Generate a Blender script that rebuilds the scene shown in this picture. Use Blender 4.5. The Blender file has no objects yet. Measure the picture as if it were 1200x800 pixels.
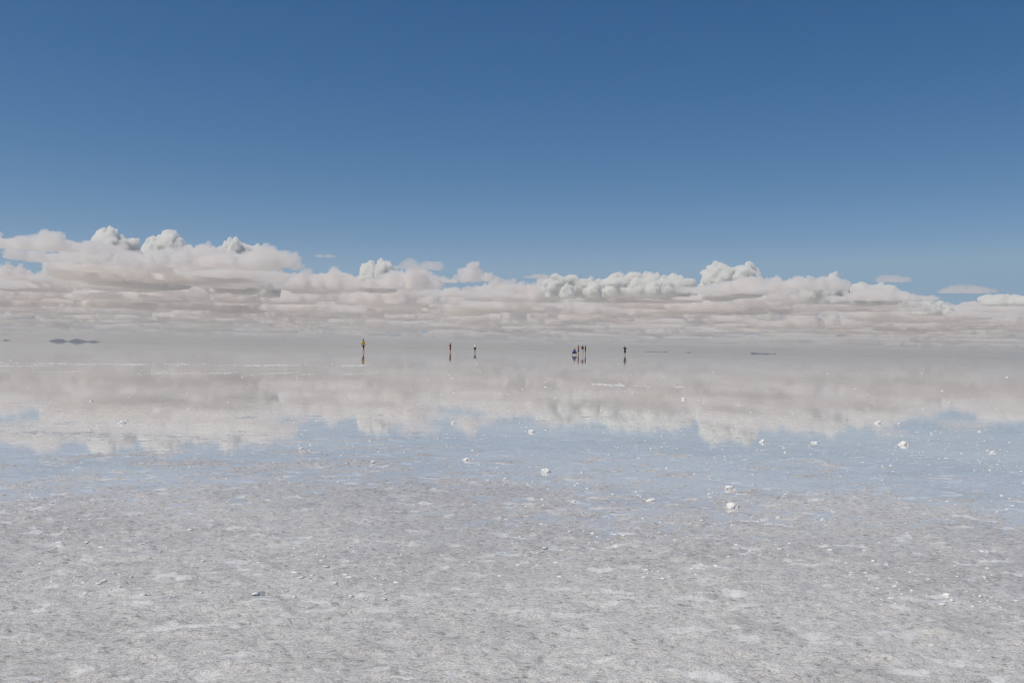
import bpy, math, random
import numpy as np
from mathutils import Vector, Matrix

# ------------------------------------------------------------------ camera, sky, sun, exposure
scene = bpy.context.scene
C = scene.collection
R = math.radians
W_PX, H_PX, F_PX = 1200.0, 800.0, 1167.0
EYE = 0.72
PITCH, ROLL = R(0.457), R(1.01)

cam_data = bpy.data.cameras.new('camera')
cam_data.sensor_width = 36.0
cam_data.lens = 36.0 * F_PX / W_PX
cam_data.clip_start = 0.05
cam_data.clip_end = 600000.0
cam = bpy.data.objects.new('camera', cam_data)
C.objects.link(cam)
cam.matrix_world = (Matrix.Translation((0, 0, EYE)) @ Matrix.Rotation(R(90) + PITCH, 4, 'X') @ Matrix.Rotation(ROLL, 4, 'Z'))
scene.camera = cam
CAM_R = cam.matrix_world.to_3x3()

SUN_EL, SUN_AZ = 61.0, -118.0      # azimuth from +Y, clockwise seen from above (negative: to the left)
world = bpy.data.worlds.new('World')
scene.world = world
world.use_nodes = True
wn = world.node_tree.nodes; wl = world.node_tree.links
wn.clear()
w_out = wn.new('ShaderNodeOutputWorld'); w_bg = wn.new('ShaderNodeBackground')
w_sky = wn.new('ShaderNodeTexSky')
w_sky.sky_type = 'NISHITA'
w_sky.sun_disc = False
w_sky.sun_elevation = R(SUN_EL)
w_sky.sun_rotation = R(SUN_AZ)
w_sky.altitude = 3650
w_sky.air_density = 1.0
w_sky.dust_density = 0.2
w_sky.ozone_density = 5.0
w_bg.inputs['Strength'].default_value = 0.08
# deep high-altitude blue: each channel of the sky gets its own contrast, as through a polarising filter
w_sep = wn.new('ShaderNodeSeparateColor'); w_com = wn.new('ShaderNodeCombineColor')
wl.new(w_sky.outputs[0], w_sep.inputs[0])
for ch, (g_, k_) in enumerate(((1.75, 0.70), (1.14, 1.06), (0.86, 1.54))):
    w_p = wn.new('ShaderNodeMath'); w_p.operation = 'POWER'; w_p.inputs[1].default_value = g_
    w_m = wn.new('ShaderNodeMath'); w_m.operation = 'MULTIPLY'; w_m.inputs[1].default_value = k_
    w_c = wn.new('ShaderNodeMath'); w_c.operation = 'MINIMUM'; w_c.inputs[1].default_value = (2.6, 4.4, 6.6)[ch]
    wl.new(w_sep.outputs[ch], w_c.inputs[0]); wl.new(w_c.outputs[0], w_p.inputs[0]); wl.new(w_p.outputs[0], w_m.inputs[0]); wl.new(w_m.outputs[0], w_com.inputs[ch])
wl.new(w_com.outputs[0], w_bg.inputs['Color'])
wl.new(w_bg.outputs[0], w_out.inputs['Surface'])

sun_data = bpy.data.lights.new('sun', 'SUN')
sun_data.energy = 3.6
sun_data.angle = R(0.5)
sun_data.color = (1.0, 0.918, 0.775)
sun = bpy.data.objects.new('sun', sun_data)
C.objects.link(sun)
sd = Vector((math.sin(R(SUN_AZ)) * math.cos(R(SUN_EL)), math.cos(R(SUN_AZ)) * math.cos(R(SUN_EL)), math.sin(R(SUN_EL))))
sun.rotation_euler = sd.to_track_quat('Z', 'Y').to_euler()

scene.view_settings.view_transform = 'Standard'
scene.view_settings.look = 'None'
scene.view_settings.exposure = -0.30
scene.view_settings.gamma = 1.0
scene.view_settings.use_curve_mapping = False
cy = scene.cycles
cy.max_bounces = 20
cy.diffuse_bounces = 3
cy.glossy_bounces = 3
cy.transmission_bounces = 4
cy.volume_bounces = 16
cy.transparent_max_bounces = 32
cy.use_denoising = True
cy.filter_width = 1.1
cy.caustics_reflective = False
cy.caustics_refractive = False

# ------------------------------------------------------------------ helpers
def ray(px, py):
    """direction in the world through a point of the photograph (1200 x 800)"""
    v = Vector(((px - W_PX / 2) / F_PX, (H_PX / 2 - py) / F_PX, -1.0))
    return (CAM_R @ v).normalized()

def on_ground(px, py, z=0.0):
    d = ray(px, py)
    t = (z - EYE) / d.z
    return Vector((d.x * t, d.y * t, z))

def at_dist(px, py, dist):
    """the point seen at that pixel at a horizontal distance of dist metres"""
    d = ray(px, py)
    t = dist / math.hypot(d.x, d.y)
    return Vector((d.x * t, d.y * t, EYE + d.z * t))

def _hash(ix, iy, iz, seed):
    h = (ix.astype(np.int64) * 374761393 + iy.astype(np.int64) * 668265263 + iz.astype(np.int64) * 2147483647 + seed * 974634777) & 0xffffffff
    h = ((h ^ (h >> 13)) * 1274126177) & 0xffffffff
    h = ((h ^ (h >> 16)) * 2246822519) & 0xffffffff
    h = h ^ (h >> 15)
    return (h & 0xffffff).astype(np.float64) / float(0xffffff)

def vnoise(p, seed=0):
    """value noise in -1..1 at points p (n,3)"""
    f = np.floor(p); i = f.astype(np.int64); t = p - f
    t = t * t * t * (t * (t * 6 - 15) + 10)
    r = 0
    for a in (0, 1):
        wx = t[:, 0] if a else 1 - t[:, 0]
        for b in (0, 1):
            wy = t[:, 1] if b else 1 - t[:, 1]
            for c in (0, 1):
                wz = t[:, 2] if c else 1 - t[:, 2]
                r = r + wx * wy * wz * _hash(i[:, 0] + a, i[:, 1] + b, i[:, 2] + c, seed)
    return r * 2 - 1

def fbm(p, octaves=4, seed=0, gain=0.5, lac=2.03):
    s = 0; a = 1.0; q = p.copy()
    for o in range(octaves):
        s = s + a * vnoise(q, seed + o * 17)
        q = q * lac + 11.7
        a *= gain
    return s

def mesh_np(name, verts, faces, mat=None, smooth=True):
    me = bpy.data.meshes.new(name)
    verts = np.asarray(verts, dtype=np.float32)
    faces = np.asarray(faces, dtype=np.int32)
    k = faces.shape[1]
    me.vertices.add(len(verts)); me.vertices.foreach_set('co', verts.ravel())
    me.loops.add(faces.size); me.loops.foreach_set('vertex_index', faces.ravel())
    me.polygons.add(len(faces))
    me.polygons.foreach_set('loop_start', np.arange(0, faces.size, k, dtype=np.int32))
    me.update(calc_edges=True)
    if smooth:
        me.polygons.foreach_set('use_smooth', np.ones(len(faces), dtype=bool))
    me.validate()
    if mat: me.materials.append(mat)
    return me

def link(name, me, parent=None):
    o = bpy.data.objects.new(name, me)
    C.objects.link(o)
    if parent: o.parent = parent
    return o

def tag(o, label=None, cat=None, group=None, kind=None):
    if label: o['label'] = label
    if cat: o['category'] = cat
    if group: o['group'] = group
    if kind: o['kind'] = kind
    return o

def new_mat(name):
    m = bpy.data.materials.new(name); m.use_nodes = True
    n = m.node_tree.nodes; l = m.node_tree.links
    return m, n, l, n.get('Principled BSDF'), n.get('Material Output')

# ------------------------------------------------------------------ the flat (water film over salt)
def ring_disc(radii, seg):
    v = [(0, 0, 0)]; f = []
    for r in radii:
        for k in range(seg):
            a = 2 * math.pi * k / seg
            v.append((r * math.cos(a), r * math.sin(a), 0))
    q = []
    for i in range(len(radii) - 1):
        for k in range(seg):
            a = 1 + i * seg + k; b = 1 + i * seg + (k + 1) % seg
            q.append((a, a + seg, b + seg, b))
    for k in range(seg):
        q.append((0, 1 + k, 1 + (k + 1) % seg, 1 + (k + 1) % seg))
    return v, q


def salt_pattern(n, l):
    """colour and grain of wet salt, in metres on the ground; returns (colour socket, height socket)"""
    geo = n.new('ShaderNodeNewGeometry')
    mp = n.new('ShaderNodeMapping'); mp.inputs['Rotation'].default_value = (0, 0, R(-28)); mp.inputs['Scale'].default_value = (0.8, 1.0, 1.0)
    l.new(geo.outputs['Position'], mp.inputs['Vector'])
    def noise(scale, detail=4, rough=0.55, dist=0.0, src=mp.outputs[0]):
        t = n.new('ShaderNodeTexNoise'); t.inputs['Scale'].default_value = scale; t.inputs['Detail'].default_value = detail
        t.inputs['Roughness'].default_value = rough; t.inputs['Distortion'].default_value = dist
        l.new(src, t.inputs['Vector']); return t.outputs['Fac']
    def ramp(src, lo, hi, a=0.0, b=1.0):
        r = n.new('ShaderNodeMapRange'); r.interpolation_type = 'SMOOTHSTEP'
        for k, v in zip(('From Min', 'From Max', 'To Min', 'To Max'), (lo, hi, a, b)): r.inputs[k].default_value = v
        l.new(src, r.inputs['Value']); return r.outputs[0]
    def mix(fac, ca, cb):
        m = n.new('ShaderNodeMix'); m.data_type = 'RGBA'
        if hasattr(fac, 'is_linked'): l.new(fac, m.inputs[0])
        else: m.inputs[0].default_value = fac
        for k, c in ((6, ca), (7, cb)):
            if isinstance(c, tuple): m.inputs[k].default_value = (*c, 1)
            else: l.new(c, m.inputs[k])
        return m.outputs[2]
    def mul(a, b):
        m = n.new('ShaderNodeMath'); m.operation = 'MULTIPLY'; l.new(a, m.inputs[0])
        if hasattr(b, 'is_linked'): l.new(b, m.inputs[1])
        else: m.inputs[1].default_value = b
        return m.outputs[0]
    broad = noise(0.7, 3); mid = noise(3.4, 6, 0.62); grain = noise(48.0, 5, 0.7); fine = noise(230.0, 2)
    c = mix(ramp(broad, 0.35, 0.65), (0.80, 0.77, 0.735), (0.64, 0.61, 0.585))
    c = mix(ramp(mid, 0.50, 0.74, 0, 0.65), c, (0.46, 0.43, 0.41))
    c = mix(ramp(mid, 0.47, 0.30, 0, 0.5), c, (0.78, 0.765, 0.75))
    c = mix(ramp(grain, 0.42, 0.68, 0.0, 0.6), c, (0.82, 0.81, 0.80))
    c = mix(ramp(grain, 0.48, 0.32, 0.0, 0.85), c, (0.33, 0.31, 0.30))
    c = mix(ramp(fine, 0.55, 0.32, 0.0, 0.6), c, (0.34, 0.325, 0.315))
    flakes = mul(ramp(noise(12.5, 4, 0.55, 0.3), 0.548, 0.60), ramp(noise(4.1, 3), 0.45, 0.60, 0.12, 1.0))
    c = mix(mul(flakes, 0.8), c, (0.93, 0.925, 0.91))
    bits = mul(ramp(noise(30.0, 3, 0.55), 0.665, 0.72), ramp(broad, 0.40, 0.6, 0.4, 1.0))
    c = mix(bits, c, (0.92, 0.915, 0.90))
    h = n.new('ShaderNodeMath'); h.operation = 'ADD'; l.new(grain, h.inputs[0]); l.new(mul(fine, 0.35), h.inputs[1])
    return c, h.outputs[0], ramp, mix, noise, mul

# the crust: wet salt, rough, standing just proud of the brine
mcr, n, l, b, out = new_mat('wet_salt_crust')
col, hgt, ramp, mix, noise, mul = salt_pattern(n, l)
l.new(col, b.inputs['Base Color'])
b.inputs['Roughness'].default_value = 0.19
b.inputs['IOR'].default_value = 1.42
bmp = n.new('ShaderNodeBump'); bmp.inputs['Strength'].default_value = 1.0; bmp.inputs['Distance'].default_value = 0.008
l.new(hgt, bmp.inputs['Height']); l.new(bmp.outputs[0], b.inputs['Normal'])

# the brine: a still film over the same salt
mw, n, l, b, out = new_mat('water_over_salt')
col, hgt, ramp, mix, noise, mul = salt_pattern(n, l)
l.new(col, b.inputs['Base Color'])
b.inputs['IOR'].default_value = 1.31
l.new(ramp(noise(0.35, 3), 0.35, 0.7, 0.006, 0.022), b.inputs['Roughness'])
bmp = n.new('ShaderNodeBump'); bmp.inputs['Strength'].default_value = 0.05; bmp.inputs['Distance'].default_value = 0.004
l.new(noise(14.0, 3), bmp.inputs['Height']); l.new(bmp.outputs[0], b.inputs['Normal'])

def big_disc(name, z, mat, radii):
    bm_v, bm_q = ring_disc(radii, 96)
    me = bpy.data.meshes.new(name)
    me.from_pydata([(x, y, z) for x, y, _ in bm_v], [], [q if len(set(q)) == 4 else q[:3] for q in bm_q])
    me.materials.append(mat)
    return link(name, me)
water = tag(big_disc('water', 0.0, mw, [5, 50, 500, 5000, 50000, 400000]), kind='structure')

def crust_height(P):
    """height of the salt above the brine at ground points P (n,2)"""
    d = np.hypot(P[:, 0], P[:, 1])
    c, s_ = math.cos(R(28)), math.sin(R(28))
    q = np.stack([(P[:, 0] * c + P[:, 1] * s_) * 0.6, -P[:, 0] * s_ + P[:, 1] * c, np.zeros(len(P))], 1)
    base = np.interp(d, [0, 3.0, 4.5, 6.0, 8.0, 11.0, 15.0, 22.0], [0.020, 0.0105, 0.0012, -0.0036, -0.0062, -0.0085, -0.0135, -0.02])
    patch = fbm(q * 0.9, 3, 3) * 0.0035
    lumps = fbm(q * 19.0, 3, 21) * 0.0044
    ridged = (0.45 - np.abs(vnoise(q * 11.0, 51))) * 0.006
    plates = np.clip(vnoise(q * 5.0 + 40, 77) - 0.35, 0, 0.35) * 0.012
    fine = fbm(q * 60.0, 3, 33) * 0.0027
    return base + patch + lumps + ridged + plates + fine

NR, NC = 640, 1150
rows = 1.35 * np.exp(np.linspace(0, 1, NR) * math.log(21 / 1.35))
u = np.linspace(-1, 1, NC)
half = rows * 0.60 + 0.7
GX = u[None, :] * half[:, None]
GY = np.repeat(rows[:, None], NC, 1) + vnoise(np.stack([GX.ravel() * 3, np.repeat(rows, NC) * 3, GX.ravel() * 0], 1), 5).reshape(NR, NC) * 0.004
P = np.stack([GX.ravel(), GY.ravel()], 1)
Z = crust_height(P)
idx = np.arange(NR * NC).reshape(NR, NC)
F = np.stack([idx[:-1, :-1].ravel(), idx[:-1, 1:].ravel(), idx[1:, 1:].ravel(), idx[1:, :-1].ravel()], 1)
keep = (Z[F].max(1) > -0.0004)
F = F[keep]
used = np.unique(F); remap = -np.ones(len(P), dtype=np.int64); remap[used] = np.arange(len(used))
crust = link('salt_ground', mesh_np('salt_ground', np.stack([P[used, 0], P[used, 1], Z[used]], 1), remap[F], mcr))
tag(crust, kind='structure')

# ------------------------------------------------------------------ far islands
misl, n, l, b, out = new_mat('island_rock')
b.inputs['Base Color'].default_value = (0.04, 0.06, 0.14, 1); b.inputs['Roughness'].default_value = 0.95
def island(pts, dist, seed):
    """pts: (x in the photo, height in its pixels); a low rocky rise at its real distance"""
    xs = [p[0] for p in pts]; hs = [p[1] for p in pts]
    k = dist / F_PX
    nx = max(24, int((xs[-1] - xs[0]) * 3)); ny = 15
    V = []; 
    wid = (xs[-1] - xs[0]) * k
    for j in range(ny):
        v = j / (ny - 1) * 2 - 1
        for i in range(nx):
            t = i / (nx - 1); x = xs[0] + (xs[-1] - xs[0]) * t
            h = float(np.interp(x, xs, hs)) * k
            p = at_dist(x, 400, dist + v * max(wid * 0.3, 120))
            V.append((p.x, p.y, h * (1 - v * v) - 2.0))
    V = np.array(V); V[:, 2] += np.where(V[:, 2] > 1, fbm(V / 90.0, 3, seed) * 0.05 * V[:, 2], 0)
    ii = np.arange(nx * ny).reshape(ny, nx)
    Fq = np.stack([ii[:-1, :-1].ravel(), ii[:-1, 1:].ravel(), ii[1:, 1:].ravel(), ii[1:, :-1].ravel()], 1)
    return tag(link('hill', mesh_np('hill', V, Fq, misl)), kind='structure')
ISD = 12000.0
island([(2, 0), (4, 0.7), (7, 1.2), (10, 0.8), (13, 0)], ISD, 1)
island([(56, 0), (60, 1.3), (64, 2.6), (70, 3.0), (74, 2.5), (78, 0.9), (80.5, 0.9), (84, 2.0), (89, 3.5), (94, 2.9), (99, 1.6), (103, 1.1), (106, 1.5), (110, 2.1), (113, 1.4), (117.5, 0.3), (130, 0.28), (160, 0.0)], ISD, 2)
island([(755, 0), (757, 0.5), (764, 0.7), (770, 0.7), (772, 0.3), (774, 0.7), (776, 0.3), (779, 0.9), (781, 0.8), (784, 0)], ISD, 3)
island([(803, 0), (806, 0.9), (809, 1.0), (812, 0.2), (814, 0.5), (817, 0)], ISD, 4)
island([(879, 0), (881, 1.6), (884, 1.9), (887, 1.2), (893, 0.9), (897, 1.3), (900, 1.1), (903, 0.4), (905, 0.5), (908, 0.9), (912, 0)], ISD, 5)

# ------------------------------------------------------------------ clouds
def ico(sub=2):
    import bmesh
    bm = bmesh.new(); bmesh.ops.create_icosphere(bm, subdivisions=sub, radius=1.0)
    v = np.array([x.co[:] for x in bm.verts]); f = np.array([[q.index for q in p.verts] for p in bm.faces])
    bm.free(); return v, f
ICO_V, ICO_F = ico(2)
LO_V, LO_F = ico(1)

def cloud_mesh(name, w, d, h, seed, mat, voxel, rag=0.55):
    """a heap of rounded lobes over a flat base, w x d metres and h high; its top is ragged along its length"""
    rng = np.random.default_rng(seed)
    S = []
    nl = int(np.clip(w * d / (h * h) * 4.0, 9, 70))
    for i in range(nl):
        a = rng.uniform(0, 2 * math.pi); rr = math.sqrt(rng.uniform(0, 1))
        x = math.cos(a) * rr * w * 0.44; y = math.sin(a) * rr * d * 0.42
        env = math.sqrt(max(0.0, 1 - rr * rr)) * 0.75 + 0.25
        nzv = vnoise(np.array([[x / (0.85 * h) + seed * 3.1, y / (1.6 * h), 0.0]]), seed)[0]
        g = env * (1 - rag + rag * (0.5 + 0.9 * nzv)) * rng.uniform(0.75, 1.05)
        g = max(0.16, g)
        r = min(h, w * 0.75) * rng.uniform(0.17, 0.36) * (0.55 + 0.45 * env) * (1.25 if rag < 0.5 else 1.0)
        top = g * h; z = max(r * 0.25, top - r)
        while True:
            S.append((x, y, z, r * rng.uniform(1.0, 1.25), r))
            if z < r: break
            z -= r * 1.1; r *= 1.12
    prim = list(S)
    for (x, y, z, rx, r) in prim:
        for k in range(10):
            v = rng.normal(size=3); v[2] = abs(v[2]) * 0.9; v /= np.linalg.norm(v)
            q = r * rng.uniform(0.28, 0.5)
            cx, cy_, cz = x + v[0] * rx * 0.85, y + v[1] * rx * 0.85, z + v[2] * r * 0.85
            S.append((cx, cy_, cz, q * 1.1, q))
            for m in range(4):
                v2 = v + rng.normal(size=3) * 0.7; v2 /= np.linalg.norm(v2)
                q2 = q * rng.uniform(0.3, 0.5)
                S.append((cx + v2[0] * q * .9, cy_ + v2[1] * q * .9, cz + v2[2] * q * .9, q2, q2))
    V = []; F = []; o = 0
    for (x, y, z, rx, r) in S:
        vv = ICO_V * np.array((rx, rx, r)) + np.array((x, y, z))
        V.append(vv); F.append(ICO_F + o); o += len(ICO_V)
    V = np.vstack(V); F = np.vstack(F)
    V[:, 2] = np.where(V[:, 2] < 0, V[:, 2] * 0.12, V[:, 2])
    me = mesh_np(name + '_raw', V, F)
    ob = bpy.data.objects.new('tmp', me); C.objects.link(ob)
    md = ob.modifiers.new('r', 'REMESH'); md.mode = 'VOXEL'; md.voxel_size = voxel
    dg = bpy.context.evaluated_depsgraph_get()
    ev = ob.evaluated_get(dg)
    m2 = bpy.data.meshes.new_from_object(ev, depsgraph=dg)
    bpy.data.objects.remove(ob); bpy.data.meshes.remove(me)
    nv = len(m2.vertices)
    co = np.empty(nv * 3, dtype=np.float32); m2.vertices.foreach_get('co', co); co = co.reshape(-1, 3).astype(np.float64)
    no = np.empty(nv * 3, dtype=np.float32); m2.vertices.foreach_get('normal', no); no = no.reshape(-1, 3)
    s = min(h, 1100.0)
    n1 = np.abs(vnoise(co / (0.26 * s), seed)) * 3.0 - 0.7
    n2 = np.abs(vnoise(co / (0.12 * s), seed + 5)) * 3.0 - 0.7
    n3 = fbm(co / (0.06 * s), 3, seed + 9)
    amp = np.clip(co[:, 2] / (0.2 * s), 0.25, 1.0)
    co += no * ((n1 * 0.045 + n2 * 0.028 + n3 * 0.014) * (0.45 if mat is m_dense else 1.0) * s * amp)[:, None]
    m2.vertices.foreach_set('co', co.astype(np.float32).ravel())
    m2.polygons.foreach_set('use_smooth', np.ones(len(m2.polygons), dtype=bool))
    m2.name = name
    m2.materials.clear(); m2.materials.append(mat)
    m2.update()
    return m2


def cloud_mat(name, density, color, aniso=0.2):
    m, n, l, b, out = new_mat(name)
    n.remove(b)
    pv = n.new('ShaderNodeVolumePrincipled')
    pv.inputs['Color'].default_value = (*color, 1)
    pv.inputs['Density'].default_value = density
    pv.inputs['Anisotropy'].default_value = aniso
    l.new(pv.outputs[0], out.inputs['Volume'])
    return m
m_dense = cloud_mat('cloud_dense', 0.018, (0.9995, 0.997, 0.984), 0.0)
m_soft = cloud_mat('cloud_soft', 0.0056, (0.990, 0.9715, 0.957), 0.0)
m_wisp = cloud_mat('cloud_wisp', 0.003, (0.97, 0.955, 0.95))

BASE = 2000.0
def hy(x):                                   # height of the horizon in the photograph at column x
    return 409.3 + (x - 600.0) * 0.01765
MATS = {'s': m_soft, 't': m_dense, 'w': m_wisp}
def cloud_at(kind, seed, x, wpx, ytop, dist, base=BASE):
    w = wpx * dist / F_PX
    top = EYE + (hy(x) - ytop) * dist / F_PX
    h = top - base
    d = min(max(0.5 * w, 700.0), 1900.0)
    me = cloud_mesh('cloud', w, d, h, seed, MATS[kind], 34.0 * dist / 32000.0, rag=0.35 if kind == 'w' else 0.3 if kind == 't' else 0.6)
    co = np.empty(len(me.vertices) * 3, dtype=np.float32); me.vertices.foreach_get('co', co); co = co.reshape(-1, 3)
    p = at_dist(x, 400, dist)
    o = link('cloud', me)
    o.location = (p.x, p.y, base)
    o.scale = (w / np.ptp(co[:, 0]), 1.0, h / co[:, 2].max())
    o.rotation_euler = (0, 0, -math.atan2(p.x, p.y))
    return o

def base_dist(x, ybase):
    return BASE * F_PX / (hy(x) - ybase)

# the clouds one can tell apart: kind, proto, x, width, y of the top, y of the base (or distance in metres), label
FRONT = [
    ('s', 0, 35, 185, 280, 302, 'large grey-white cumulus highest at the far left edge of the bank'),
    ('s', 1, 105, 180, 297, 315, 'flat grey cloud layer just below the highest cloud at far left'),
    ('s', 2, 165, 190, 288, 334, 'broad cumulus with a dark mauve base right of the small blue gap'),
    ('s', 3, 262, 180, 287, 316, 'long grey cloud under the pair of white tops at left'),
    ('s', 4, 255, 170, 302, 333, 'pale rounded cloud at mid height left of the bank centre'),
    ('t', 0, 126, 52, 274, 36000, 'small bright white dome poking up first from the left'),
    ('t', 1, 184, 58, 276, 38000, 'bright white flat dome second from the left'),
    ('t', 2, 276, 44, 282, 40000, 'bright white knobbly top third from the left'),
    ('t', 0, 308, 26, 293, 42000, 'tiny white top on the descending left shoulder of the bank'),
    ('s', 1, 385, 150, 312, 341, 'grey shoulder cloud falling towards the first yellow person'),
    ('t', 1, 441, 34, 302, 36000, 'narrow upright white knob above the person in yellow'),
    ('s', 3, 462, 100, 310, 338, 'soft cloud right of the narrow white knob'),
    ('w', 0, 492, 56, 302, 316, 'small detached oval cloud floating above the bank'),
    ('s', 2, 557, 46, 305, 329, 'rounded pale cumulus tower above the person in white'),
    ('s', 4, 600, 120, 319, 352, 'wide cloud sloping down into the blue notch'),
    ('w', 1, 632, 44, 320, 326, 'thin dark mauve wisp left of the long white ridge'),
    ('t', 2, 670, 54, 320, 38000, 'white left end of the long bright ridge'),
    ('t', 0, 708, 60, 321, 40000, 'middle part of the long bright white ridge'),
    ('t', 1, 757, 84, 317, 37000, 'tall right end of the long bright white ridge'),
    ('s', 0, 730, 150, 327, 354, 'grey cloud in front of the long bright ridge'),
    ('t', 0, 855, 56, 308, 36000, 'bright white dome standing alone right of centre'),
    ('s', 3, 860, 140, 324, 345, 'low grey cloud at the foot of the lone white dome'),
    ('s', 1, 940, 100, 325, 342, 'grey-topped cloud between lone dome and right shoulder'),
    ('t', 2, 967, 40, 321, 40000, 'small bright crest right of the lone white dome'),
    ('t', 1, 1022, 46, 335, 42000, 'low white crest on the right shoulder of the bank'),
    ('s', 2, 1030, 120, 340, 356, 'flat grey cloud along the right shoulder'),
    ('w', 0, 1046, 40, 327, 336, 'faint dark wisp above the right shoulder'),
    ('w', 1, 1132, 60, 340, 350, 'detached mauve wisp near the right edge'),
    ('t', 0, 1192, 62, 346, 42000, 'bright white cloud cut by the right edge of the photo'),
    ('t', 2, 1092, 36, 355, 52000, 'dim low crest between the right wisps'),
    ('w', 0, 380, 30, 299, 303, 'tiny faint wisp above the left slope'),
    ('s', 4, 22, 110, 316, 346, 'low rounded cloud beneath the blue gap at far left'),
]
for i, (k, idx, x, w, yt, yb, lab) in enumerate(FRONT):
    d = yb if yb > 5000 else base_dist(x, yb)
    if k == 't':
        w *= 1.35
    o = cloud_at(k, 200 + i, x, w, yt, d)
    tag(o, lab, 'cloud', 'single clouds along the top of the bank')

# everything behind them: rows of the same cumulus deck, running to the horizon, as one mass
PROF_X = [-200, 0, 60, 75, 105, 145, 210, 250, 305, 350, 400, 430, 475, 540, 600, 630, 642, 660, 700, 790, 820, 880, 940, 985, 1050, 1100, 1140, 1170, 1400]
PROF_Y = [270, 323, 328, 300, 296, 284, 288, 286, 303, 310, 317, 320, 322, 324, 326, 332, 340, 336, 332, 328, 332, 328, 330, 335, 345, 354, 359, 358, 362]
rng = random.Random(11)
parts_v = []; parts_f = []; off = 0
P_BANK = [cloud_mesh('bank_cloud', (2400, 3200, 2000, 2800)[k % 4], 1800, 1000, 80 + k, m_soft, 42) for k in range(8)]
BK = []
for me in P_BANK:
    co = np.empty(len(me.vertices) * 3, dtype=np.float32); me.vertices.foreach_get('co', co); co = co.reshape(-1, 3).astype(np.float64)
    fs = np.array([p.vertices[:] for p in me.polygons])
    BK.append((co, fs))
count = 0
for b in [88, 77, 68, 60, 53, 47, 44, 41, 38, 36, 33, 31, 29, 27, 25, 23, 21, 19.5, 16.5, 14, 12, 10, 8.5, 7]:
    x = -260 + rng.uniform(0, 60)
    dist0 = BASE * F_PX / b
    while x < 1460:
        km = rng.choice((rng.uniform(1.0, 2.2), rng.uniform(1.6, 3.6), rng.uniform(3.0, 6.0))) * (1 + max(0, (30 - b)) * 0.05)
        dist = dist0 * rng.uniform(0.93, 1.07)
        wpx = km * 1000 / dist * F_PX
        bb = BASE * F_PX / dist
        ybase = hy(x) - bb
        prof = max(float(np.interp(x + q * wpx, PROF_X, PROF_Y)) for q in (-0.35, 0, 0.35)) + 2
        th = rng.uniform(0.3, 0.65) if rng.random() < 0.65 else rng.uniform(0.65, 1.0)
        ytop = ybase - bb * th
        if ytop < prof + bb * 0.12: ytop = prof + bb * 0.12
        if ybase - ytop > 0.12 * bb and rng.random() < 0.93:
            co, fs = BK[rng.randrange(len(BK))]
            p = at_dist(x, 400, dist)
            sx = km * 1000 / np.ptp(co[:, 0])
            sz = (ybase - ytop) * dist / F_PX / co[:, 2].max()
            a = -math.atan2(p.x, p.y) + rng.uniform(-0.5, 0.5) + rng.choice((0, math.pi))
            c_, s_ = math.cos(a), math.sin(a)
            X = co[:, 0] * sx; Y = co[:, 1] * sx * 0.9
            V = np.stack([X * c_ - Y * s_ + p.x, X * s_ + Y * c_ + p.y, co[:, 2] * sz + BASE + rng.uniform(-150, 450)], 1)
            parts_v.append(V); parts_f.append(fs + off); off += len(V); count += 1
        x += wpx * rng.uniform(0.42, 0.78)
bank = link('cloud_bank', mesh_np('cloud_bank', np.vstack(parts_v), np.vstack(parts_f), m_soft))
tag(bank, 'long bank of grey and cream cumulus running along the whole horizon', 'cloud bank', kind='stuff')
for me in P_BANK: bpy.data.meshes.remove(me)
print('bank clouds', count, 'verts', off)

# haze: an even layer of pale air over the flat, below the clouds
HZ = 300.0
hv = [(x, y, z) for z in (-1.0, HZ) for x, y in ((-420000, -60000), (420000, -60000), (420000, 420000), (-420000, 420000))]
hf = [(0, 3, 2, 1), (4, 5, 6, 7), (0, 1, 5, 4), (1, 2, 6, 5), (2, 3, 7, 6), (3, 0, 4, 7)]
mh = cloud_mat('haze_air', 4.9e-5, (0.92, 0.885, 0.815), 0.5)
haze = tag(link('haze', mesh_np('haze', hv, hf, mh, smooth=False)), 'pale even haze lying over the salt flat', 'haze', kind='stuff')

# ------------------------------------------------------------------ white salt standing in the brine
ms, n, l, b, out = new_mat('dry_salt')
nz = n.new('ShaderNodeTexNoise'); nz.inputs['Scale'].default_value = 60; nz.inputs['Detail'].default_value = 4
gm = n.new('ShaderNodeNewGeometry'); l.new(gm.outputs['Position'], nz.inputs['Vector'])
cr = n.new('ShaderNodeValToRGB'); cr.color_ramp.elements[0].position = 0.3; cr.color_ramp.elements[0].color = (0.76, 0.745, 0.72, 1)
cr.color_ramp.elements[1].position = 0.62; cr.color_ramp.elements[1].color = (0.93, 0.925, 0.91, 1)
l.new(nz.outputs['Fac'], cr.inputs[0]); l.new(cr.outputs[0], b.inputs['Base Color'])
b.inputs['Roughness'].default_value = 0.8
bp = n.new('ShaderNodeBump'); bp.inputs['Strength'].default_value = 0.6; bp.inputs['Distance'].default_value = 0.003
l.new(nz.outputs['Fac'], bp.inputs['Height']); l.new(bp.outputs[0], b.inputs['Normal'])

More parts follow.
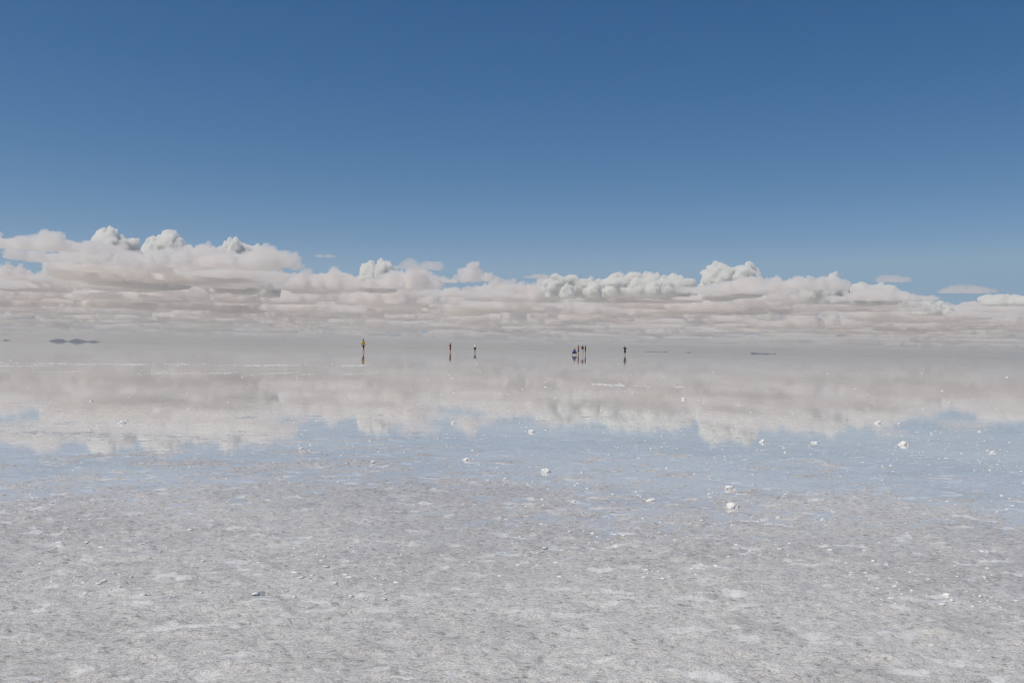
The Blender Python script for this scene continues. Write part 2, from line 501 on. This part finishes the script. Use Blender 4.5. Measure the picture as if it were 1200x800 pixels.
ICO3_V, ICO3_F = ico(4)
def clump_mesh(seed):
    """a knobbly lump of crystallised salt about 1 m across, flat underneath (scaled down when placed)"""
    rng = np.random.default_rng(seed)
    v = ICO3_V.copy()
    r = 0.5 * (1 + 0.35 * vnoise(v * 1.6 + seed, seed) + 0.16 * (1 - 2 * np.abs(vnoise(v * 4.2, seed + 1))) + 0.05 * vnoise(v * 11, seed + 2))
    v = v * r[:, None]
    v[:, 0] *= rng.uniform(1.1, 1.5); v[:, 2] *= 0.6
    v[:, 2] += np.clip(0.25 - np.hypot(v[:, 0], v[:, 1]), 0, 1) * rng.uniform(0, 0.5) * (v[:, 2] > 0)
    v[:, 2] = np.where(v[:, 2] < 0, v[:, 2] * 0.1, v[:, 2])
    return mesh_np('salt_clump', v, ICO3_F, ms)
CL = [clump_mesh(100 + k) for k in range(6)]
cstat = []
for me in CL:
    co = np.empty(len(me.vertices) * 3, dtype=np.float32); me.vertices.foreach_get('co', co); co = co.reshape(-1, 3)
    cstat.append((np.ptp(co[:, 0]), co[:, 2].max()))

def ground_z(x, y):
    return max(0.0, float(crust_height(np.array([[x, y]]))[0]))

def clump(px, py, wpx, hpx, k):
    p = on_ground(px, py); d = p.y
    w = wpx * d / F_PX; h = hpx * d / F_PX
    o = link('salt_clump', CL[k % 6])
    cw, ch = cstat[k % 6]
    o.scale = (w / cw, w / cw * 1.1, min(h, w * 0.45) / ch)
    o.location = (p.x, p.y, ground_z(p.x, p.y) - 0.002)
    return o
BIGC = [
    (640, 553, 12, 6, 'large pointed white salt clump nearest the centre of the picture'),
    (1059, 521, 14, 5, 'widest white salt lump below the right shoulder of the mirrored clouds'),
    (858, 595, 15, 7, 'lower of the two chunky salt clumps stacked right of centre'),
    (856, 573, 13, 5, 'upper flatter salt clump just beyond the lower chunky one'),
    (762, 587, 12, 4, 'low flat salt clump left of the chunky pair'),
    (142, 496, 10, 4, 'lone oval salt clump among the mirrored clouds at far left'),
    (623, 506, 8, 5, 'round white salt clump under the mirrored blue notch'),
    (894, 518, 9, 4, 'white salt clump just right of the mirrored bright dome'),
    (531, 496, 6, 4, 'small white clump above the mirrored round cloud'),
    (354, 527, 8, 5, 'isolated white clump left of centre on blue water'),
    (1029, 496, 8, 3.5, 'white clump beside the mirrored low crest at right'),
    (106, 470, 5, 3, 'small bright clump beyond the lone oval one'),
    (955, 519, 10, 2.5, 'flat white salt cake left of the widest lump'),
    (547, 539, 11, 3, 'flat white salt cake left of the pointed clump'),
    (437, 542, 6, 4, 'small clump above the dotted white streaks left of centre'),
    (1054, 497, 5, 3, 'small white clump right of the mirrored low crest'),
    (1163, 530, 6, 3, 'white clump on blue water near the right edge'),
    (920, 530, 5, 3, 'small clump below the mirrored dome, right of centre'),
    (801, 402 + 66, 6, 3.5, 'small bright clump left of the mirrored dome'),
    (964, 609, 6, 4, 'small clump right of and nearer than the chunky pair'),
    (1110, 702, 10, 5, 'frosty clump in the near crust at the right'),
    (593, 562, 7, 4, 'pointed small clump left of and nearer than the pointed one'),
]
for k, (px, py, w, h, lab) in enumerate(BIGC):
    tag(clump(px, py, w, h, k), lab, 'salt clump', 'single salt clumps in the shallow water')
rng = random.Random(8)
def small_label(px, py):
    size = 'far-off speck-like' if py - hy(px) < 45 else 'tiny white' if py - hy(px) < 90 else 'small flaky'
    side = ('near the left edge' if px < 200 else 'left of the person in yellow' if px < 425 else 'below the people in maroon and white' if px < 620
            else 'below the group of four people' if px < 730 else 'right of the lone person in black' if px < 1000 else 'near the right edge')
    return size + ' salt clump in shallow water ' + side
for k in range(250):
    py = 424 + rng.random() ** 1.25 * 150
    px = rng.uniform(-20, 1220)
    py += (px - 600) * 0.01765
    if rng.random() < 0.4:
        px = px * 0.6
    w = rng.choice((1.2, 1.6, 2.0, 2.4, 3.2)) * (0.8 + (py - 420) / 260)
    tag(clump(px, py, w, w * rng.uniform(0.3, 0.45), rng.randrange(6)), small_label(px, py), 'salt clump', 'tiny salt clumps scattered over the water')

LUMPS = []
for k in range(5):
    v_ = LO_V * (0.5 + 0.16 * vnoise(LO_V * 1.9 + k * 7, k))[:, None]
    v_[:, 2] = np.where(v_[:, 2] < 0, v_[:, 2] * 0.2, v_[:, 2])
    LUMPS.append(v_)
def lump_field(xy, size, height, rg, base=None):
    """one mesh of many low salt lumps at ground points"""
    V = []; Fs = []
    for i, ((x, y), w, h) in enumerate(zip(xy, size, height)):
        a = rg.uniform(0, 6.28); c_, s_ = math.cos(a), math.sin(a)
        q = LUMPS[int(rg.integers(5))] * np.array((w, w * rg.uniform(0.5, 1.0), 2 * h))
        V.append(np.stack([q[:, 0] * c_ - q[:, 1] * s_ + x, q[:, 0] * s_ + q[:, 1] * c_ + y, q[:, 2] - 0.0005 + (base[i] if base else 0.0)], 1)); Fs.append(LO_F + i * len(LO_V))
    return np.vstack(V), np.vstack(Fs)
def raft(pts, wpx, seed, label, hgt=0.012, thr=0.0, group=None):
    """a low broken ridge of salt lumps following a line of photo points; wpx = its depth in photo pixels"""
    rg = np.random.default_rng(seed)
    g = [on_ground(*p) for p in pts]
    segs = [0.0]
    for a_, b_ in zip(g, g[1:]): segs.append(segs[-1] + (b_ - a_).length)
    L = segs[-1]; dm = g[0].y; pxm = dm / F_PX
    depth = wpx * dm * dm / (F_PX * EYE)
    nn = int(min(2600, L / pxm * 5))
    t = rg.uniform(0, L, nn)
    X = np.interp(t, segs, [p.x for p in g]); Y = np.interp(t, segs, [p.y for p in g])
    z0 = np.zeros(nn)
    dens = vnoise(np.stack([t / pxm / 22.0, z0 + seed, z0], 1), seed) * 0.8 + vnoise(np.stack([t / pxm / 5.0, z0 + seed, z0], 1), seed + 3) * 0.6
    wob = vnoise(np.stack([t / pxm / 40.0, z0, z0], 1), seed + 7) * 0.5 * depth
    Y = Y + wob + rg.normal(0, 0.3, nn) * depth
    keep = dens > thr + rg.uniform(-0.15, 0.15, nn)
    X, Y, dens = X[keep], Y[keep], dens[keep]
    w = pxm * rg.uniform(0.5, 1.9, len(X)) * (1 + np.clip(dens - thr, 0, 1))
    h = np.minimum(w * 0.35, hgt) * rg.uniform(0.5, 1.0, len(X))
    V, Fq = lump_field(list(zip(X, Y)), w, h, rg)
    return tag(link('salt_ridge', mesh_np('salt_ridge', V, Fq, ms)), label, 'salt ridge', group) if thr < 0.15 else tag(link('salt_grains', mesh_np('salt_grains', V, Fq, ms)), label, kind='stuff')
G = 'salt ridges breaking the water surface'
raft([(-30, 425.0), (90, 426.2), (178, 427.2)], 1.8, 1, 'long bright salt ridge touching the left edge, far line', 0.014, -0.35, G)
raft([(-30, 428.0), (62, 428.5)], 1.5, 2, 'short nearer salt ridge doubled below the long one at left edge', 0.014, -0.3, G)
raft([(188, 426.5), (300, 427.5), (348, 428)], 1.8, 3, 'broken middle stretch of the salt ridge at left', 0.014, -0.1, G)
raft([(355, 428.2), (428, 428.8)], 1.6, 4, 'salt ridge stretch ending at the reflection of the person in yellow', 0.013, -0.2, G)
raft([(-30, 435.2), (100, 435.5), (200, 437)], 2.0, 5, 'sparse dotted salt ridge below the long line at left', 0.012, 0.45, G)
raft([(215, 437), (330, 437.5), (445, 438)], 2.4, 6, 'sparse dotted salt ridge left of the yellow reflection', 0.012, 0.38, G)
raft([(688, 451), (732, 451.5)], 2.2, 7, 'short bright salt ridge beneath the group of four people', 0.011, -0.3, G)
raft([(732, 452), (800, 453)], 1.2, 8, 'faint dotted salt ridge trailing right of the short bright one', 0.006, 0.2, G)
raft([(1185, 454.5), (1225, 454.5)], 2.4, 9, 'short salt ridge cut by the right edge', 0.011, -0.2, G)
raft([(855, 473.5), (892, 474)], 2.5, 11, 'thin pale salt ridge right of centre on the mirrored clouds', 0.007, 0.0, G)
raft([(380, 415.2), (200, 411.5), (60, 409.5)][::-1], 0.3, 12, 'hair-thin pale salt ridge far off at left', 0.004, 0.16, G)

# countless smaller grains and flakes, as one mass
rg = np.random.default_rng(77)
xy = []; sz = []; hh = []; zz = []
for k in range(8500):
    py = 420 + rg.random() ** 0.8 * 290; px = rg.uniform(-30, 1230)
    if vnoise(np.array([[px / 130.0, py / 16.0, 0.0]]), 9)[0] < rg.uniform(-0.6, 0.5): continue
    py += (px - 600) * 0.01765
    p = on_ground(px, py); z_ = ground_z(p.x, p.y)
    xy.append((p.x, p.y)); w_ = p.y / F_PX * rg.choice((0.8, 1.1, 1.5, 2.4, 4.0, 6.0), p=(.28, .27, .2, .14, .08, .03)) * (0.75 + (py - 420) / 260)
    sz.append(w_); hh.append(min(w_ * rg.uniform(0.12, 0.3), 0.004)); zz.append(z_)
V, Fq = lump_field(xy, sz, hh, rg, zz)
tag(link('salt_grains', mesh_np('salt_grains', V, Fq, ms)), 'countless white salt grains sprinkled over the shallow water', 'salt grains', kind='stuff')

# ------------------------------------------------------------------ people
def plain(name, c, rough=0.85):
    m, n, l, b, out = new_mat(name)
    nz = n.new('ShaderNodeTexNoise'); nz.inputs['Scale'].default_value = 9
    mx = n.new('ShaderNodeMix'); mx.data_type = 'RGBA'
    mx.inputs[6].default_value = (*[v * 0.88 for v in c], 1); mx.inputs[7].default_value = (*[min(1, v * 1.1) for v in c], 1)
    l.new(nz.outputs['Fac'], mx.inputs[0]); l.new(mx.outputs[2], b.inputs['Base Color'])
    b.inputs['Roughness'].default_value = rough
    return m
SKIN = plain('skin', (0.42, 0.22, 0.15), 0.6)
HAIR = plain('hair', (0.02, 0.012, 0.01), 0.7)
DARKHAIR = HAIR
EYE_M = plain('eye_dark', (0.01, 0.01, 0.012), 0.3)

def skinned(name, V, E, RAD, mat, parent, levels=2, root=0, fat=1.0):
    me = bpy.data.meshes.new(name); me.from_pydata(V, E, [])
    ob = bpy.data.objects.new('tmp', me); C.objects.link(ob)
    md = ob.modifiers.new('skin', 'SKIN'); md.use_smooth_shade = True; md.branch_smoothing = 0.4
    sv = me.skin_vertices[0].data
    for i, r in enumerate(RAD):
        r = (r, r) if isinstance(r, (int, float)) else r
        sv[i].radius = (r[0] * fat, r[1] * fat)
        sv[i].use_root = (i == root)
    ss = ob.modifiers.new('sub', 'SUBSURF'); ss.levels = levels; ss.render_levels = levels
    dg = bpy.context.evaluated_depsgraph_get()
    m2 = bpy.data.meshes.new_from_object(ob.evaluated_get(dg), depsgraph=dg)
    bpy.data.objects.remove(ob); bpy.data.meshes.remove(me)
    m2.name = name; m2.materials.clear(); m2.materials.append(mat)
    return link(name, m2, parent)

BASE_POSE = dict(pelvis=(0, 0, .93), waist=(0, 0, 1.08), chest=(0, .0, 1.27), neckb=(0, -.01, 1.41), neck=(0, 0, 1.47), head=(0, .015, 1.555), crown=(0, .01, 1.655),
    hipL=(-.095, 0, .88), kneeL=(-.105, .02, .49), ankL=(-.11, -.02, .09), toeL=(-.12, .15, .035),
    hipR=(.095, 0, .88), kneeR=(.105, .02, .49), ankR=(.11, -.02, .09), toeR=(.12, .15, .035),
    shL=(-.17, 0, 1.37), elL=(-.23, -.02, 1.10), wrL=(-.24, .05, .86), haL=(-.24, .075, .78),
    shR=(.17, 0, 1.37), elR=(.23, -.02, 1.10), wrR=(.24, .05, .86), haR=(.24, .075, .78))

def person(px, py, heading, height, label, pose=None, top=None, bottom=None, sleeves=0.6, legs=0.75, hat=None, long_hair=False, shoes=None):
    J = dict(BASE_POSE); J.update(pose or {})
    J = {k: Vector(v) for k, v in J.items()}
    p = on_ground(px, py)
    root = bpy.data.objects.new('person', None); C.objects.link(root)
    root.location = (p.x, p.y, 0); root.rotation_euler = (0, 0, heading); root.scale = (height / 1.73,) * 3
    tag(root, label, 'person', 'people walking on the flooded salt')
    names = ['pelvis', 'waist', 'chest', 'neckb', 'neck', 'head', 'crown', 'hipL', 'kneeL', 'ankL', 'toeL', 'hipR', 'kneeR', 'ankR', 'toeR',
             'shL', 'elL', 'wrL', 'haL', 'shR', 'elR', 'wrR', 'haR']
    rad = dict(pelvis=(.135, .10), waist=(.12, .09), chest=(.15, .105), neckb=(.09, .07), neck=.052, head=(.078, .095), crown=(.065, .075),
               hipL=.085, kneeL=.055, ankL=.038, toeL=(.036, .025), hipR=.085, kneeR=.055, ankR=.038, toeR=(.036, .025),
               shL=.055, elL=.038, wrL=.026, haL=(.034, .018), shR=.055, elR=.038, wrR=.026, haR=(.034, .018))
    V = [J[k] for k in names]; RD = [rad[k] for k in names]; ix = {k: i for i, k in enumerate(names)}
    E = [(ix[a], ix[b]) for a, b in (('pelvis', 'waist'), ('waist', 'chest'), ('chest', 'neckb'), ('neckb', 'neck'), ('neck', 'head'), ('head', 'crown'),
         ('pelvis', 'hipL'), ('hipL', 'kneeL'), ('kneeL', 'ankL'), ('ankL', 'toeL'), ('pelvis', 'hipR'), ('hipR', 'kneeR'), ('kneeR', 'ankR'), ('ankR', 'toeR'),
         ('chest', 'shL'), ('shL', 'elL'), ('elL', 'wrL'), ('wrL', 'haL'), ('chest', 'shR'), ('shR', 'elR'), ('elR', 'wrR'), ('wrR', 'haR'))]
    # calves
    for s_ in 'LR':
        k, a = J['knee' + s_], J['ank' + s_]
        V.append(k.lerp(a, 0.3) + Vector((0, -.012, 0))); RD.append(.054); m = len(V) - 1
        E.remove((ix['knee' + s_], ix['ank' + s_])); E += [(ix['knee' + s_], m), (m, ix['ank' + s_])]
    body = skinned('body', V, E, RD, SKIN, root, fat=1.08)
    # fingers, nose, ears: short chains rooted in the palm / head, joined into the same body mesh
    extra = []
    for s_ in 'LR':
        h, w = J['ha' + s_], J['wr' + s_]
        d = (h - w).normalized(); side = d.cross(Vector((1, 0, 0)))
        side = side.normalized() if side.length > .1 else Vector((0, 1, 0))
        cur = side.cross(d).normalized() * (1 if s_ == 'L' else -1)
        for f, (o_, ln) in enumerate(((-.027, .062), (-.009, .074), (.009, .07), (.026, .055))):
            b0 = h + side * o_ - d * .01; b1 = b0 + d * ln * .6; b2 = b1 + d * ln * .35 + cur * .018
            extra.append(([b0, b1, b2], [.009, .0085, .007]))
        b0 = h - d * .04 - side * .022; b1 = b0 - side * .032 + d * .02; b2 = b1 + d * .03 + cur * .008
        extra.append(([b0, b1, b2], [.012, .01, .008]))
    hd = J['head']; up = (J['crown'] - hd).normalized(); fw = Vector((0, 1, 0)); fw = (fw - up * fw.dot(up)).normalized(); rt = fw.cross(up)
    extra.append(([hd + fw * .085 + up * .03, hd + fw * .115 + up * .0, hd + fw * .09 - up * .012], [.010, .014, .010]))
    for q in (-1, 1):
        extra.append(([hd + rt * q * .078 + up * .03, hd + rt * q * .088 + up * .01, hd + rt * q * .08 - up * .02], [.012, .014, .010]))
    import bmesh
    bm = bmesh.new(); bm.from_mesh(body.data)
    for pts, rr in extra:
        o = skinned('x', pts, [(0, 1), (1, 2)], rr, SKIN, None, levels=1)
        bm.from_mesh(o.data); md_ = o.data; bpy.data.objects.remove(o); bpy.data.meshes.remove(md_)
    bm.to_mesh(body.data); bm.free()
    body.data.polygons.foreach_set('use_smooth', np.ones(len(body.data.polygons), dtype=bool))
    # eyes
    for q in (-1, 1):
        link('eye', mesh_np('eye', ICO_V * 0.011 + np.array(hd + fw * .087 + rt * q * .032 + up * .03), ICO_F, EYE_M), root)
    # hair: a cap over the back and top of the head
    hv = ICO_V * np.array((.098, .112, .118)); 
    Mh = np.array((rt, fw, up)).T
    hv2 = hv.copy(); hv2[:, 1] = np.where(hv2[:, 1] > .045, .045, hv2[:, 1]) - .014
    lo = -.03 if not long_hair else -.05
    hv2[:, 2] = np.maximum(hv2[:, 2], lo) + .055
    link('hair', mesh_np('hair', hv2 @ Mh.T + np.array(hd), ICO_F, HAIR), root)
    if long_hair:
        skinned('ponytail', [hd - fw * .09 + up * .05, hd - fw * .13 - up * .05, hd - fw * .12 - up * .22], [(0, 1), (1, 2)], [.04, .04, .02], HAIR, root)
    if hat:
        bm = bmesh.new()
        bmesh.ops.create_cone(bm, cap_ends=True, segments=24, radius1=.16, radius2=.15, depth=.012)
        bmesh.ops.create_uvsphere(bm, u_segments=20, v_segments=10, radius=.105)
        for v in bm.verts: v.co = Vector(np.array(hd)) + (rt * v.co.x + fw * v.co.y + up * (v.co.z + .085))
        me = bpy.data.meshes.new('hat'); bm.to_mesh(me); bm.free(); me.materials.append(hat); link('hat', me, root)
    if top:
        TV = [J['pelvis'] + Vector((0, 0, .01)), J['waist'], J['chest'], J['neckb'] - Vector((0, 0, .02)), J['shL'], J['shL'].lerp(J['elL'], sleeves), J['shR'], J['shR'].lerp(J['elR'], sleeves)]
        TE = [(0, 1), (1, 2), (2, 3), (2, 4), (4, 5), (2, 6), (6, 7)]
        TR = [(.155, .122), (.145, .112), (.168, .125), (.085, .075), .074, .058, .074, .058]
        if sleeves >= 1:
            TV += [J['elL'].lerp(J['wrL'], .9), J['elR'].lerp(J['wrR'], .9)]; TE += [(5, 8), (7, 9)]; TR += [.038, .038]
        skinned('shirt', TV, TE, TR, top, root, fat=1.22)
    if bottom:
        BV = [J['waist'].lerp(J['pelvis'], .6), J['pelvis'] - Vector((0, 0, .02))]; BE = [(0, 1)]; BR = [(.145, .112), (.152, .12)]
        for s_ in 'LR':
            i0 = len(BV)
            BV.append(J['hip' + s_]); BR.append(.105); BE.append((1, i0))
            if legs <= 1:
                BV.append(J['hip' + s_].lerp(J['knee' + s_], legs)); BR.append(.088); BE.append((i0, i0 + 1))
            else:
                BV += [J['knee' + s_], J['knee' + s_].lerp(J['ank' + s_], .85)]; BR += [.072, .055]; BE += [(i0, i0 + 1), (i0 + 1, i0 + 2)]
        skinned('trousers' if legs > 1 else 'shorts', BV, BE, BR, bottom, root, root=1, fat=1.24)
    return root

YEL = plain('yellow_cloth', (0.85, 0.42, 0.015)); BLK = plain('black_cloth', (0.012, 0.012, 0.015)); WHT = plain('white_cloth', (0.82, 0.81, 0.80))
MAR = plain('maroon_cloth', (0.16, 0.022, 0.02)); BRN = plain('rust_cloth', (0.30, 0.07, 0.035)); NAV = plain('navy_cloth', (0.012, 0.018, 0.07)); BLU = plain('blue_cloth', (0.02, 0.05, 0.55))
TEA = plain('blue_shorts_cloth', (0.02, 0.09, 0.22)); SAL = plain('salmon_cloth', (0.50, 0.18, 0.13)); GRY = plain('pale_grey_cloth', (0.55, 0.53, 0.52)); OLV = plain('dark_olive_cloth', (0.05, 0.05, 0.03))
walk = dict(kneeR=(.10, .17, .52), ankR=(.10, .20, .13), toeR=(.11, .36, .08), kneeL=(-.10, -.02, .49), ankL=(-.10, -.12, .10), toeL=(-.11, .05, .035),
            elR=(.22, -.12, 1.12), wrR=(.22, -.10, .89), haR=(.22, -.08, .81), elL=(-.22, .06, 1.12), wrL=(-.20, .22, .95), haL=(-.19, .28, .90))
phone = dict(elR=(.20, .06, 1.13), wrR=(.10, .26, 1.24), haR=(.07, .32, 1.29), elL=(-.20, .06, 1.13), wrL=(-.10, .26, 1.24), haL=(-.07, .32, 1.29))
hands_hips = dict(elR=(.36, -.05, 1.15), wrR=(.19, .03, 1.0), haR=(.16, .09, .97), elL=(-.36, -.05, 1.15), wrL=(-.19, .03, 1.0), haL=(-.16, .09, .97))
raised_knee = dict(kneeR=(.11, .30, .72), ankR=(.11, .14, .38), toeR=(.11, .28, .30), elR=(.22, .10, 1.14), wrR=(.16, .28, 1.18), haR=(.13, .34, 1.22))
squat = dict(pelvis=(0, -.20, .33), waist=(0, -.15, .48), chest=(0, -.02, .66), neckb=(0, .06, .79), neck=(0, .09, .84), head=(0, .12, .92), crown=(0, .12, 1.02),
             hipL=(-.12, -.18, .33), kneeL=(-.30, .16, .48), ankL=(-.22, .0, .10), toeL=(-.27, .15, .035), hipR=(.12, -.18, .33), kneeR=(.30, .16, .48), ankR=(.22, .0, .10), toeR=(.27, .15, .035),
             shL=(-.17, .02, .76), elL=(-.25, .20, .60), wrL=(-.14, .36, .56), haL=(-.09, .41, .58), shR=(.17, .02, .76), elR=(.25, .20, .60), wrR=(.14, .36, .56), haR=(.09, .41, .58))
ang = math.radians
person(425.6, 412.6, ang(-112), 1.76, 'person in a yellow top and black shorts, tallest and furthest left', walk, YEL, BLK, .9, .95)
person(527.8, 412.7, ang(130), 1.70, 'person all in maroon, second from the left', phone, MAR, MAR, 1, .95, long_hair=True)
person(556.6, 413.4, ang(160), 1.73, 'person in a white top and navy shorts with a pale sun hat', None, WHT, NAV, .6, .8, hat=WHT)
person(673.2, 416.0, ang(175), 1.75, 'person in a bright blue top crouching at the left of the group', squat, BLU, OLV, .5, 1.2)
person(677.8, 415.3, ang(60), 1.76, 'person in a rust-red top and blue shorts standing beside the crouching one', phone, SAL, TEA, .5, .9)
person(682.6, 415.6, ang(170), 1.70, 'person in a black shirt and pale trousers in the middle of the group', hands_hips, BLK, GRY, .6, 1.2)
person(686.0, 415.4, ang(80), 1.76, 'person in a black top and blue shorts at the right of the group', phone, BLK, TEA, .8, .85)
person(732.2, 416.1, ang(180), 1.78, 'person in black shirt and black shorts standing alone furthest right', dict(hands_hips), BLK, BLK, .7, 1.0)
